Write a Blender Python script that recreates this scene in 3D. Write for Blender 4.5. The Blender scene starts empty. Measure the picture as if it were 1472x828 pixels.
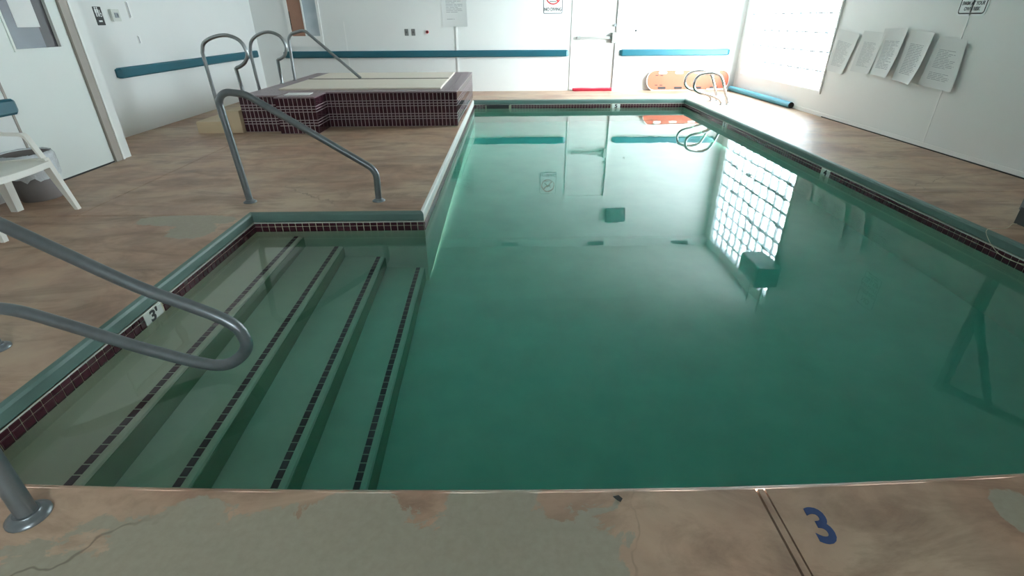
import bpy, bmesh, math, random
from mathutils import Vector, Matrix
random.seed(7)
SC = bpy.context.scene
COL = SC.collection

# ------------------------------------------------------------------ camera
F, TH, YAW, ROLL, H = 730.58, 0.486758, 0.0138173, 0.0055402, 1.32828
_fw = Vector((math.sin(YAW)*math.cos(TH), math.cos(YAW)*math.cos(TH), -math.sin(TH)))
_rt = Vector((math.cos(YAW), -math.sin(YAW), 0)); _up = _rt.cross(_fw)
_cr, _sr = math.cos(ROLL), math.sin(ROLL)
_R = _cr*_rt - _sr*_up; _U = _sr*_rt + _cr*_up
cam_d = bpy.data.cameras.new('camera'); cam_d.sensor_width = 36; cam_d.lens = 36*F/1472
cam_d.clip_start = 0.02
cam = bpy.data.objects.new('camera', cam_d); COL.objects.link(cam)
_m = Matrix((_R, _U, -_fw)).transposed().to_4x4(); _m.translation = (0, 0, H)
cam.matrix_world = _m
SC.camera = cam

# ------------------------------------------------------------------ light and exposure
SC.view_settings.view_transform = 'Standard'; SC.view_settings.look = 'None'
SC.view_settings.gamma = 1.0; SC.view_settings.use_curve_mapping = False
SC.view_settings.exposure = 0.0
SC.cycles.use_denoising = True
SC.cycles.max_bounces = 14; SC.cycles.diffuse_bounces = 6; SC.cycles.glossy_bounces = 5
SC.cycles.transmission_bounces = 8; SC.cycles.transparent_max_bounces = 12
SC.cycles.sample_clamp_indirect = 6.0; SC.cycles.blur_glossy = 0.6
SKY = 32.0                                   # overcast daylight outside
world = bpy.data.worlds.new('overcast_sky'); SC.world = world; world.use_nodes = True
_bg = world.node_tree.nodes['Background']
_bg.inputs['Color'].default_value = (0.93, 0.975, 1.0, 1); _bg.inputs['Strength'].default_value = SKY

_sl = bpy.data.lights.new('sun', 'SUN'); _sl.energy = 66.0; _sl.angle = math.radians(60); _sl.color = (1, .98, .95)
sun = bpy.data.objects.new('sun', _sl); COL.objects.link(sun); sun.location = (9, 5, 7)
sun.rotation_euler = Vector((-.66, .66, -.28)).to_track_quat('-Z', 'Y').to_euler()

def portal(name, loc, rot, sx, sy):
    l = bpy.data.lights.new(name, 'AREA'); l.shape = 'RECTANGLE'; l.size = sx; l.size_y = sy
    l.cycles.is_portal = True
    o = bpy.data.objects.new(name, l); o.location = loc; o.rotation_euler = rot; COL.objects.link(o)

# pixel helpers: a pixel gives a direction, a plane of the room gives the distance
def ray(px, py):
    u = (px-736)/F; v = (py-414)/F
    u, v = _cr*u - _sr*v, _sr*u + _cr*v
    return _fw + u*_rt - v*_up
def at_z(px, py, z=0.0):
    d = ray(px, py); t = (z-H)/d.z; return Vector((d.x*t, d.y*t, z))
def at_y(px, py, Y):
    d = ray(px, py); t = Y/d.y; return Vector((d.x*t, Y, H+d.z*t))
def at_x(px, py, X):
    d = ray(px, py); t = X/d.x; return Vector((X, d.y*t, H+d.z*t))

# ------------------------------------------------------------------ materials
def lin(c): c /= 255; return c/12.92 if c <= .04045 else ((c+.055)/1.055)**2.4
def rgb(r, g, b): return (lin(r), lin(g), lin(b), 1)
class NT:
    def __init__(s, name):
        s.m = bpy.data.materials.new(name); s.m.use_nodes = True
        s.t = s.m.node_tree; s.n = s.t.nodes; s.b = s.n['Principled BSDF']
    def new(s, typ, ins=None, **kw):
        n = s.n.new(typ)
        for k, v in kw.items(): setattr(n, k, v)
        for k, v in (ins or {}).items():
            if isinstance(v, bpy.types.NodeSocket): s.t.links.new(v, n.inputs[k])
            else: n.inputs[k].default_value = v
        return n
    def math(s, op, a, b=None, clamp=False):
        i = {0: a}
        if b is not None: i[1] = b
        return s.new('ShaderNodeMath', i, operation=op, use_clamp=clamp).outputs[0]
    def mix(s, f, a, b, bt='MIX'):
        n = s.new('ShaderNodeMix', data_type='RGBA', blend_type=bt)
        for k, v in ((0, f), (6, a), (7, b)):
            if isinstance(v, bpy.types.NodeSocket): s.t.links.new(v, n.inputs[k])
            else: n.inputs[k].default_value = v
        return n.outputs[2]
    def noise(s, scale, detail=4, rough=.55, vec=None, dist=0):
        i = {'Scale': scale, 'Detail': detail, 'Roughness': rough, 'Distortion': dist}
        if vec is not None: i['Vector'] = vec
        return s.new('ShaderNodeTexNoise', i).outputs[0]
    def ramp(s, f, a, b):
        n = s.new('ShaderNodeMapRange', {0: f, 1: a, 2: b, 3: 0.0, 4: 1.0}); n.clamp = True
        return n.outputs[0]
    def pos(s): return s.new('ShaderNodeNewGeometry').outputs['Position']
    def set(s, **kw):
        for k, v in kw.items():
            k = k.replace('_', ' ')
            if isinstance(v, bpy.types.NodeSocket): s.t.links.new(v, s.b.inputs[k])
            else: s.b.inputs[k].default_value = v
    def bump(s, h, strength=.2, dist=.01):
        s.set(Normal=s.new('ShaderNodeBump', {'Height': h, 'Strength': strength, 'Distance': dist}).outputs[0])

def simple(name, c, rough=.5, metal=0.0, var=.06, scale=6, bump=0, bscale=80, spec=.5):
    t = NT(name); p = t.pos()
    n = t.noise(scale, 5, .6, p)
    lo = tuple(x*(1-var) for x in c[:3])+(1,); hi = tuple(min(1, x*(1+var)) for x in c[:3])+(1,)
    t.set(Base_Color=t.mix(n, lo, hi), Roughness=rough, Metallic=metal, Specular_IOR_Level=spec)
    if bump: t.bump(t.noise(bscale, 3, .6, p), bump, .004)
    return t.m

M = {}
M['wall'] = simple('painted_wall', rgb(226, 228, 226), .42, var=.03, scale=1.5, bump=.06, bscale=60, spec=.4)
M['ceiling'] = simple('ceiling_paint', rgb(214, 214, 210), .85, var=.05, scale=2)
M['white_paint'] = simple('white_trim_paint', rgb(235, 236, 234), .4, var=.02)
M['door_paint'] = simple('door_paint', rgb(222, 228, 224), .35, var=.02, scale=2)
M['jamb'] = simple('greige_jamb', rgb(150, 142, 134), .5, var=.05)
M['dark_gap'] = simple('dark_seal', rgb(35, 35, 34), .7)
M['teal_rail'] = simple('teal_rail_vinyl', rgb(14, 84, 98), .4, var=.12, scale=4)
M['coping'] = simple('teal_coping_paint', rgb(88, 114, 107), .5, var=.14, scale=7, bump=.1)
M['grout'] = simple('pale_grout', rgb(176, 160, 162), .8, var=.12, scale=40)
M['tile'] = simple('maroon_tile', rgb(60, 27, 37), .07, var=.35, scale=22)
M['waterline'] = simple('waterline_tile_glaze', rgb(62, 28, 37), .24, var=.35, scale=22)
M['spa_top'] = simple('mauve_cap_tile', rgb(132, 112, 118), .3, var=.12, scale=25)
M['step_tile'] = simple('dark_maroon_step_tile', rgb(84, 44, 48), .3, var=.3, scale=18)
M['marker'] = simple('white_marker_tile', rgb(214, 218, 212), .25, var=.04)
M['black'] = simple('black_print', rgb(22, 24, 26), .5)
M['grey_print'] = simple('grey_print', rgb(84, 90, 94), .6)
M['pale_notice'] = simple('pale_notice_print', rgb(164, 170, 173), .7)
M['notice_print'] = simple('notice_print', rgb(140, 146, 150), .7)
M['notice_paper'] = simple('notice_paper', rgb(214, 217, 216), .7, var=.02)
M['pale_print'] = simple('pale_grey_print', rgb(128, 134, 138), .7)
M['red_print'] = simple('red_print', rgb(190, 40, 45), .5)
M['navy'] = simple('navy_deck_paint', rgb(38, 62, 108), .6, var=.2, scale=60)
M['steel'] = simple('brushed_steel', rgb(150, 154, 155), .33, 1.0, var=.15, scale=30)
M['chrome'] = simple('bright_chrome', rgb(205, 208, 210), .16, 1.0, var=.05, scale=20)
M['galv'] = simple('dull_grey_rail', rgb(112, 118, 121), .34, .55, var=.2, scale=26, bump=.08, bscale=120)
M['plastic'] = simple('white_resin', rgb(226, 224, 216), .4, var=.03)
M['bin'] = simple('grey_bin_plastic', rgb(112, 106, 104), .5, var=.08)
M['beige'] = simple('beige_step_paint', rgb(196, 176, 146), .6, var=.06)
M['cover'] = simple('cream_cover_vinyl', rgb(226, 216, 202), .55, var=.04, scale=3)
M['orange'] = simple('orange_board_plastic', rgb(178, 84, 56), .6, var=.05)
M['pole_blue'] = simple('light_blue_tube', rgb(70, 150, 170), .45, var=.08)
M['red_mat'] = simple('red_mat_fabric', rgb(170, 30, 52), .8, var=.3, scale=30)
M['paper'] = simple('paper', rgb(232, 234, 232), .7, var=.02)
M['sign'] = simple('sign_white', rgb(232, 236, 236), .35, var=.02)
M['brown'] = simple('brown_wood_panel', rgb(150, 110, 90), .5, var=.12, scale=9)
M['switch'] = simple('grey_switch_plate', rgb(120, 122, 120), .4, .4)
M['bar_paint'] = simple('silver_bar_paint', rgb(168, 170, 166), .35, .3)
M['lit_coping'] = simple('window_lit_edge', rgb(200, 204, 200), .5, var=.1, scale=9)  # window light on the spa-side coping, put into its colour
M['darkgrey'] = simple('dark_grey_enamel', rgb(60, 64, 66), .5)
M['midgrey'] = simple('mid_grey_enamel', rgb(120, 126, 126), .45)
M['plaster'] = simple('pool_plaster', rgb(204, 196, 172), .75, var=.16, scale=3.5)
M['riser_green'] = simple('green_riser_plaster', rgb(124, 138, 104), .8, var=.2, scale=4)  # darker, greener plaster colour for the step risers
M['mortar'] = simple('grey_mortar', rgb(150, 158, 162), .8)
M['block_edge'] = simple('tinted_block_edge', rgb(200, 212, 220), .3, var=.25, scale=7)
M['rope'] = simple('yellowed_cord', rgb(196, 190, 165), .8)
M['hinge'] = simple('brown_hinge_vinyl', rgb(96, 82, 74), .6)
M['earth'] = simple('concrete_base', rgb(120, 112, 104), .9)

def deck_material():
    t = NT('worn_deck_coating'); p = t.pos()
    xyz = t.new('ShaderNodeSeparateXYZ', {0: p}); X, Y = xyz.outputs[0], xyz.outputs[1]
    big = t.noise(.9, 5, .6, p); mid = t.noise(3.2, 6, .62, p, 1.2); fine = t.noise(38, 4, .6, p)
    tan = t.mix(t.ramp(mid, .34, .68), rgb(146, 113, 94), rgb(180, 146, 122))
    tan = t.mix(t.ramp(big, .42, .66), tan, rgb(186, 163, 140))
    # brown soiling streaks
    st = t.new('ShaderNodeMapping', {'Vector': p, 'Scale': (1.0, 3.0, 1.0)}).outputs[0]
    tan = t.mix(t.math('MULTIPLY', t.ramp(t.noise(1.6, 7, .68, st, .8), .46, .70), .7), tan, rgb(98, 74, 60))
    grey = t.mix(fine, rgb(142, 134, 118), rgb(164, 156, 138))
    def ell(cx, cy, rx, ry):
        a = t.math('DIVIDE', t.math('SUBTRACT', X, cx), rx); b = t.math('DIVIDE', t.math('SUBTRACT', Y, cy), ry)
        return t.math('SQRT', t.math('ADD', t.math('MULTIPLY', a, a), t.math('MULTIPLY', b, b)))
    wob = t.math('MULTIPLY', t.math('SUBTRACT', t.noise(5.5, 8, .66, p, .5), .5), 2.6)
    wob2 = t.math('MULTIPLY', t.math('SUBTRACT', t.noise(9.0, 8, .7, p, .4), .5), 3.4)
    patch = None
    for (cx, cy, rx, ry, k) in ((-.80, .80, .66, .25, .9), (-.02, .84, .38, .27, .9), (-.97, 1.04, .10, .10, .6), (-.46, 1.05, .16, .12, .7), (-.05, 1.10, .16, .10, .6), (1.56, 1.0, .08, .10, .4), (-2.40, 3.66, .38, .12, .32), (-2.24, 3.46, .17, .17, .35)):
        e = t.math('ADD', ell(cx, cy, rx, ry), t.math('MULTIPLY', wob2 if cy > 3 else wob, k))
        mask = t.ramp(e, 1.03, .97)
        if cy > 3: mask = t.math('MULTIPLY', mask, t.math('LESS_THAN', Y, 3.77))
        patch = mask if patch is None else t.math('MAXIMUM', patch, mask)
    col = t.mix(patch, tan, grey)
    # small dark chips and hair cracks
    vor = t.new('ShaderNodeTexVoronoi', {'Vector': t.new('ShaderNodeVectorMath', {0: p, 1: t.new('ShaderNodeVectorMath', {0: t.new('ShaderNodeTexNoise', {'Vector': p, 'Scale': 2.5, 'Detail': 4.0}).outputs[1], 1: (.7, .7, 0)}, operation='MULTIPLY').outputs[0]}).outputs[0], 'Scale': .32}, feature='DISTANCE_TO_EDGE').outputs[0]
    crack = t.math('MULTIPLY', t.ramp(vor, .0022, .0006), t.math('MULTIPLY', t.ramp(big, .5, .6), .5))
    col = t.mix(crack, col, rgb(70, 58, 48))
    t.set(Base_Color=col, Roughness=t.math('ADD', t.math('MULTIPLY', mid, .25), .36), Specular_IOR_Level=.45)
    t.bump(t.math('ADD', t.math('MULTIPLY', fine, .5), t.math('MULTIPLY', patch, -.6)), .18, .004)
    return t.m
M['deck'] = deck_material()

def water_material():
    t = NT('green_pool_water'); p = t.pos()
    t.n.remove(t.b)
    g = t.new('ShaderNodeBsdfGlass', {'Roughness': 0.0, 'IOR': 1.33, 'Color': (1, 1, 1, 1)})
    st = t.new('ShaderNodeMapping', {'Vector': p, 'Scale': (1.0, .45, 1.0)}).outputs[0]
    hgt = t.math('ADD', t.noise(3.0, 2, .5, st, .4), t.math('MULTIPLY', t.noise(11, 2, .5, st), .12))
    b = t.new('ShaderNodeBump', {'Height': hgt, 'Strength': .022, 'Distance': .05})
    t.t.links.new(b.outputs[0], g.inputs['Normal'])
    out = t.n['Material Output']
    t.t.links.new(g.outputs[0], out.inputs['Surface'])
    v = t.new('ShaderNodeVolumeAbsorption', {'Color': (.24, .87, .875, 1), 'Density': 1.0})
    t.t.links.new(v.outputs[0], out.inputs['Volume'])
    return t.m
M['water'] = water_material()

def block_material(name, lo, hi):
    t = NT(name); p = t.pos(); t.n.remove(t.b)
    tr = t.new('ShaderNodeBsdfTransparent', {'Color': (.90, .95, .97, 1)})
    tl = t.new('ShaderNodeBsdfTranslucent', {'Color': (.80, .88, .92, 1)})
    gl = t.new('ShaderNodeBsdfGlossy', {'Roughness': .12, 'Color': (.9, .95, 1, 1)})
    n = t.noise(14, 3, .5, p)
    a = t.new('ShaderNodeMixShader', {0: t.ramp(n, lo, hi), 1: tr.outputs[0], 2: tl.outputs[0]})
    b = t.new('ShaderNodeMixShader', {0: .08, 1: a.outputs[0], 2: gl.outputs[0]})
    t.t.links.new(b.outputs[0], t.n['Material Output'].inputs['Surface'])
    return t.m
M['block'] = block_material('wavy_glass_block', .25, .85)
M['block_clear'] = block_material('clear_block_face', 1.4, 2.0)

def film_material(name, col, alpha, rough=.2):
    t = NT(name); p = t.pos()
    n = t.noise(26, 4, .6, p, 1.0)
    t.set(Base_Color=col, Roughness=rough, Alpha=t.math('ADD', t.math('MULTIPLY', n, .4), alpha-.2))
    t.bump(n, .6, .01)
    return t.m
M['liner'] = film_material('clear_bin_liner', rgb(232, 238, 242), .8, .2)
def pane_material(name, c, rough=.08, scale=1.2, c2=None):
    t = NT(name); p = t.pos()
    t.set(Base_Color=t.mix(t.ramp(t.noise(scale, 2, .4, p), .4, .6), c, c2 or c), Roughness=rough, Specular_IOR_Level=.6)
    return t.m
M['pane_grey'] = pane_material('grey_wired_pane', rgb(126, 134, 142), .1, 2.0, rgb(112, 116, 126))
M['pane_dark'] = pane_material('dark_pane', rgb(74, 72, 76), .1)
M['pane_blue'] = pane_material('pale_blue_pane', rgb(172, 186, 194), .1, 3.0, rgb(190, 200, 206))

# ------------------------------------------------------------------ mesh helpers
ORG = {}
class MB:
    def __init__(s): s.v = []; s.f = []; s.sm = []
    def add(s, vs, fs, smooth=False):
        o = len(s.v); s.v += [Vector(q) for q in vs]
        s.f += [tuple(i+o for i in f) for f in fs]; s.sm += [smooth]*len(fs); return s
    def box(s, x0, x1, y0, y1, z0, z1):
        return s.add([(x, y, z) for x in (x0, x1) for y in (y0, y1) for z in (z0, z1)],
                     [(0, 1, 3, 2), (4, 6, 7, 5), (0, 4, 5, 1), (2, 3, 7, 6), (0, 2, 6, 4), (1, 5, 7, 3)])
    def obox(s, c, ax, ay, az):
        """box with centre c and half-axis vectors"""
        c, ax, ay, az = map(Vector, (c, ax, ay, az))
        return s.add([c+i*ax+j*ay+k*az for i in (-1, 1) for j in (-1, 1) for k in (-1, 1)],
                     [(0, 1, 3, 2), (4, 6, 7, 5), (0, 4, 5, 1), (2, 3, 7, 6), (0, 2, 6, 4), (1, 5, 7, 3)])
    def cham(s, c, ax, ay, az, ch):
        """box with its +az face chamfered by ch (metres)"""
        c, ax, ay, az = map(Vector, (c, ax, ay, az))
        ka, kb = 1-ch/ax.length, 1-ch/ay.length
        kz = 1-2*ch/(2*az.length) if az.length > ch else 0
        vs = [c+i*ax+j*ay-az for i, j in ((-1, -1), (1, -1), (1, 1), (-1, 1))]
        vs += [c+i*ax+j*ay+kz*az for i, j in ((-1, -1), (1, -1), (1, 1), (-1, 1))]
        vs += [c+i*ka*ax+j*kb*ay+az for i, j in ((-1, -1), (1, -1), (1, 1), (-1, 1))]
        fs = [(3, 2, 1, 0), (8, 9, 10, 11)]
        for k in range(4):
            n = (k+1) % 4; fs += [(k, n, n+4, k+4), (k+4, n+4, n+8, k+8)]
        return s.add(vs, fs)
    def prism(s, pts, d, cap=True):
        """polygon pts (3D, planar) extruded by vector d"""
        n = len(pts); d = Vector(d)
        vs = [Vector(q) for q in pts]; vs += [q+d for q in vs]
        fs = [(i, (i+1) % n, (i+1) % n+n, i+n) for i in range(n)]
        if cap: fs += [tuple(range(n-1, -1, -1)), tuple(range(n, 2*n))]
        return s.add(vs, fs)
    def tube(s, path, r, seg=12, caps=True):
        path = [Vector(q) for q in path]; n = len(path)
        rr = r if isinstance(r, (list, tuple)) else [r]*n
        T = [(path[min(i+1, n-1)]-path[max(i-1, 0)]).normalized() for i in range(n)]
        a = Vector((0, 0, 1)) if abs(T[0].z) < .9 else Vector((1, 0, 0))
        N = (a-T[0]*a.dot(T[0])).normalized(); vs = []
        for i in range(n):
            N = (N-T[i]*N.dot(T[i])).normalized(); B = T[i].cross(N)
            vs += [path[i]+rr[i]*(math.cos(2*math.pi*k/seg)*N+math.sin(2*math.pi*k/seg)*B) for k in range(seg)]
        fs = [(i*seg+k, i*seg+(k+1) % seg, (i+1)*seg+(k+1) % seg, (i+1)*seg+k) for i in range(n-1) for k in range(seg)]
        s.add(vs, fs, True)
        if caps: s.add(vs[:seg], [tuple(range(seg-1, -1, -1))]); s.add(vs[-seg:], [tuple(range(seg))])
        return s
    def lathe(s, c, prof, seg=24, sx=1, sy=1):
        c = Vector(c); vs = []
        for (r, z) in prof: vs += [c+Vector((sx*r*math.cos(2*math.pi*k/seg), sy*r*math.sin(2*math.pi*k/seg), z)) for k in range(seg)]
        fs = [(i*seg+k, i*seg+(k+1) % seg, (i+1)*seg+(k+1) % seg, (i+1)*seg+k) for i in range(len(prof)-1) for k in range(seg)]
        s.add(vs, fs, True); n = len(prof)
        s.add(vs[:seg], [tuple(range(seg-1, -1, -1))]); s.add(vs[-seg:], [tuple(range(seg))])
        return s
    def grid(s, fn, nu, nv, smooth=True):
        vs = [fn(i/nu, j/nv) for j in range(nv+1) for i in range(nu+1)]
        return s.add(vs, [(j*(nu+1)+i, j*(nu+1)+i+1, (j+1)*(nu+1)+i+1, (j+1)*(nu+1)+i) for j in range(nv) for i in range(nu)], smooth)
    def mesh(s, name, mat, org):
        me = bpy.data.meshes.new(name); me.from_pydata([v-org for v in s.v], [], s.f)
        me.polygons.foreach_set('use_smooth', s.sm)
        if mat: me.materials.append(M[mat] if isinstance(mat, str) else mat)
        bm = bmesh.new(); bm.from_mesh(me); bmesh.ops.recalc_face_normals(bm, faces=bm.faces); bm.to_mesh(me); bm.free()
        me.update(); return me
    def build(s, name, mat, parent=None, org=None):
        if parent is not None:
            base = Vector(ORG[parent.name])
        else:
            lo = [min(v[i] for v in s.v) for i in range(3)]; hi = [max(v[i] for v in s.v) for i in range(3)]
            base = Vector(org) if org else Vector(((lo[0]+hi[0])/2, (lo[1]+hi[1])/2, lo[2]))
        o = bpy.data.objects.new(name, s.mesh(name, mat, base)); COL.objects.link(o)
        if parent is not None: o.parent = parent
        else: o.location = base
        ORG[o.name] = base; return o
def tag(o, label=None, cat=None, group=None, kind=None):
    for k, v in (('label', label), ('category', cat), ('group', group), ('kind', kind)):
        if v: o[k] = v
    return o
def empty(name, loc, label=None, cat=None, group=None, kind=None):
    o = bpy.data.objects.new(name, None); COL.objects.link(o); o.location = loc; o.empty_display_size = .1
    ORG[o.name] = Vector(loc); return tag(o, label, cat, group, kind)
def inst(name, me, parent, world_loc):
    o = bpy.data.objects.new(name, me); COL.objects.link(o); o.parent = parent
    o.location = Vector(world_loc)-Vector(ORG[parent.name]); return o
def fillet(pts, r, n=7):
    pts = [Vector(q) for q in pts]; out = [pts[0]]
    rr = r if isinstance(r, (list, tuple)) else [r]*len(pts)
    for i in range(1, len(pts)-1):
        a, b, c = pts[i-1], pts[i], pts[i+1]
        u = (a-b); v = (c-b); lu, lv = u.length, v.length; u.normalize(); v.normalize()
        ang = u.angle(v); d = min(rr[i]/max(math.tan(ang/2), 1e-4), lu*.49, lv*.49); rad = d*math.tan(ang/2)
        if math.pi-ang < .02: out.append(b); continue
        ctr = b+(u+v).normalized()*(rad/math.sin(ang/2))
        p0 = b+u*d-ctr; p1 = b+v*d-ctr; tot = p0.angle(p1)
        for k in range(n+1):
            s = k/n; out.append(ctr+(p0*math.sin((1-s)*tot)+p1*math.sin(s*tot))/math.sin(tot))
    out.append(pts[-1]); return out
def catmull(pts, n=6):
    P = [Vector(q) for q in pts]; P = [2*P[0]-P[1]]+P+[2*P[-1]-P[-2]]; out = []
    for i in range(1, len(P)-2):
        for k in range(n):
            t = k/n
            out.append(.5*((2*P[i])+(P[i+1]-P[i-1])*t+(2*P[i-1]-5*P[i]+4*P[i+1]-P[i+2])*t*t+(3*P[i]-P[i-1]-3*P[i+1]+P[i+2])*t**3))
    out.append(P[-2]); return out
def text(name, s, size, origin, right, up, mat, parent, align='CENTER', depth=.0015, sx=1.0, bold=0.0):
    cu = bpy.data.curves.new('lettering_curve', 'FONT'); cu.body = s; cu.size = size; cu.align_x = align; cu.align_y = 'CENTER'
    cu.extrude = depth; cu.offset = bold; cu.resolution_u = 4
    t = bpy.data.objects.new('lettering_curve', cu); COL.objects.link(t)
    dg = bpy.context.evaluated_depsgraph_get(); me = bpy.data.meshes.new_from_object(t.evaluated_get(dg))
    bpy.data.objects.remove(t); bpy.data.curves.remove(cu)
    right = Vector(right); up = Vector(up); nrm = right.cross(up); o0 = Vector(origin)-Vector(ORG[parent.name])
    for v in me.vertices: v.co = o0+right*v.co.x*sx+up*v.co.y+nrm*v.co.z
    me.materials.clear(); me.materials.append(M[mat]); me.name = name
    o = bpy.data.objects.new(name, me); COL.objects.link(o); o.parent = parent; return o

# ------------------------------------------------------------------ room shell
XR, XL, XD, YB, YF, ZC = 4.80, -4.88, -4.15, 11.30, -2.6, 3.16
PL, PR, PF, SY, SX0, SX1 = -1.975, 3.39, 9.98, 3.81, -.64, -.55     # pool edges
ZW = -.150                                                          # water level
def near(x): return 1.142+(.0135*(x-.5)**2 if x < .5 else .024*(x-.5)**2)
WY0, WY1, WZ0, WZ1 = 8.13, 11.03, .34, 2.96                         # glass block window
W2 = (-.8, .8, 1.5, 2.3)                                            # unseen window added behind the photographer to light the foreground
T = .14
def wall(name, mb): return tag(mb.build(name, 'wall'), kind='structure')
mb = MB()                                                            # right wall with two openings
for (y0, y1, z0, z1) in ((YF, WY0, -.05, ZC),
                         (WY0, WY1, -.05, WZ0), (WY0, WY1, WZ1, ZC), (WY1, YB+T, -.05, ZC)):
    mb.box(XR, XR+T, y0, y1, z0, z1)
wr = wall('wall_right', mb)
DX0, DX1, DZ = 1.385, 2.285, 1.99                                    # back door opening
BW = (-4.22, -3.56, .86, 1.98)                                       # window at the left of the back wall
mb = MB()
for (x0, x1, z0, z1) in ((XL-T, BW[0], -.05, ZC), (BW[0], BW[1], -.05, BW[2]), (BW[0], BW[1], BW[3], ZC), (BW[1], DX0, -.05, ZC),
                         (DX0, DX1, DZ, ZC), (DX1, XR+T, -.05, ZC)):
    mb.box(x0, x1, YB, YB+T, z0, z1)
wb = wall('wall_back', mb)
LY0, LY1, LZ = 4.57, 5.50, 2.03                                      # left door opening
wl = wall('wall_left', MB().box(XL-T, XL, 5.76, YB, -.05, ZC))
wall('wall_left_near', MB().box(XD-T, XD, YF, LY0-.03, -.05, ZC).box(XD-T, XD, LY0-.03, LY1+.02, LZ+.05, ZC).box(XD-T, XD, LY1+.02, 5.76, -.05, ZC).box(XL-T, XD-T, 5.76-T, 5.76, -.05, ZC))
wall('wall_front', MB().box(XD-T, W2[0], YF-T, YF, -.05, ZC).box(W2[1], XR+T, YF-T, YF, -.05, ZC).box(W2[0], W2[1], YF-T, YF, -.05, W2[2]).box(W2[0], W2[1], YF-T, YF, W2[3], ZC))
tag(MB().box(XL-T, XR+T, YF-T, YB+T, ZC, ZC+.1).build('ceiling', 'ceiling'), kind='structure')
# wall panel joints that show as fine lines
def seam(parent, mb): return mb.build('panel_joint', 'white_paint', parent)
for y in (5.85, 3.4):
    seam(wr, MB().box(XR-.004, XR, y-.009, y+.009, 0, ZC))
seam(wb, MB().box(-.935, -.90, YB-.012, YB, .3, 1.25))
seam(wb, MB().box(-3.13, -3.11, YB-.004, YB, .0, 1.3))
bo = tag(MB().box(XR-.014, XR, YF, YB, 0, .055).build('baseboard_right', 'white_paint'), kind='structure')
MB().box(XR-.02, XR-.0, YF, 7.9, -.001, .012).build('sealant_gap', 'dark_gap', bo)
# cornice with grilles over the back wall
cn = tag(MB().box(XL, XR-.02, YB-.16, YB, 2.98, ZC).build('trim_1', 'white_paint'), kind='structure')
for x in (.11, 2.15, 4.16):
    g = MB().box(x-.2, x+.2, YB-.172, YB-.16, 3.04, 3.13).build('grille', 'midgrey', cn)
    m = MB()
    for k in range(5): m.box(x-.18, x+.18, YB-.176, YB-.172, 3.05+k*.016, 3.057+k*.016)
    m.build('grille_slot', 'darkgrey', g)
tag(MB().box(XR-.022, XR, WY0-.035, WY0-.0, .30, 2.98).build('trim_2', 'white_paint'), kind='structure')

# glass block windows
def glass_window(name, org, along, out, L, z0, z1, nc, nr, rot, label=None):
    org, al, ou = Vector(org), Vector(along), Vector(out)
    root = empty(name, org+al*L/2+Vector((0, 0, z0)), kind='structure')
    if label: root['label'] = label
    dy, dz, g = L/nc, (z1-z0)/nr, .008
    up = Vector((0, 0, 1)); m = MB()
    for i in range(nc+1): m.obox(org+al*i*dy+up*(z0+z1)/2+ou*.045, al*g, ou*.025, up*(z1-z0)/2)
    for j in range(nr+1): m.obox(org+al*L/2+up*(z0+j*dz)+ou*.045, al*L/2, ou*.024, up*g)
    m.build('mortar_grid', 'mortar', root)
    # one hollow block: pillowed inner and outer faces, deep side walls
    hy, hz = dy/2-g, dz/2-g; b = MB()
    def face(x, s):
        b.grid(lambda u, v: ou*(x-s*.016*(1-(2*u-1)**4)*(1-(2*v-1)**4))+al*(2*u-1)*hy+up*(2*v-1)*hz, 6, 6)
    face(.028, 1); face(.058, -1); nf = len(b.f)
    for q in (-1, 1):
        b.add([ou*.028+al*q*hy-up*hz, ou*.058+al*q*hy-up*hz, ou*.058+al*q*hy+up*hz, ou*.028+al*q*hy+up*hz], [(0, 1, 2, 3)])
        b.add([ou*.028-al*hy+up*q*hz, ou*.058-al*hy+up*q*hz, ou*.058+al*hy+up*q*hz, ou*.028+al*hy+up*q*hz], [(0, 1, 2, 3)])
    me = b.mesh('glass_block', 'block', Vector((0, 0, 0))); me.materials.append(M['block_edge']); me.materials.append(M['block_clear'])
    for k in range(len(b.f)): me.polygons[k].material_index = 1 if k >= nf else (2 if k < nf//2 else 0)
    for i in range(nc):
        for j in range(nr):
            inst('glass_block', me, root, org+al*(i+.5)*dy+up*(z0+(j+.5)*dz))
    portal('daylight_portal', org+al*L/2+up*(z0+z1)/2+ou*.13, rot, z1-z0 if rot[1] else L, L if rot[1] else z1-z0)
    return root
glass_window('window_1', (XR, WY0, 0), (0, 1, 0), (1, 0, 0), WY1-WY0, WZ0, WZ1, 10, 10, (0, math.pi/2, 0), 'bright glass block window in the far right wall')
glass_window('fill_window', (W2[0], YF, 0), (1, 0, 0), (0, -1, 0), W2[1]-W2[0], W2[2], W2[3], 6, 3, (math.pi/2, 0, 0))  # added out of view as fill light for the near deck

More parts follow.
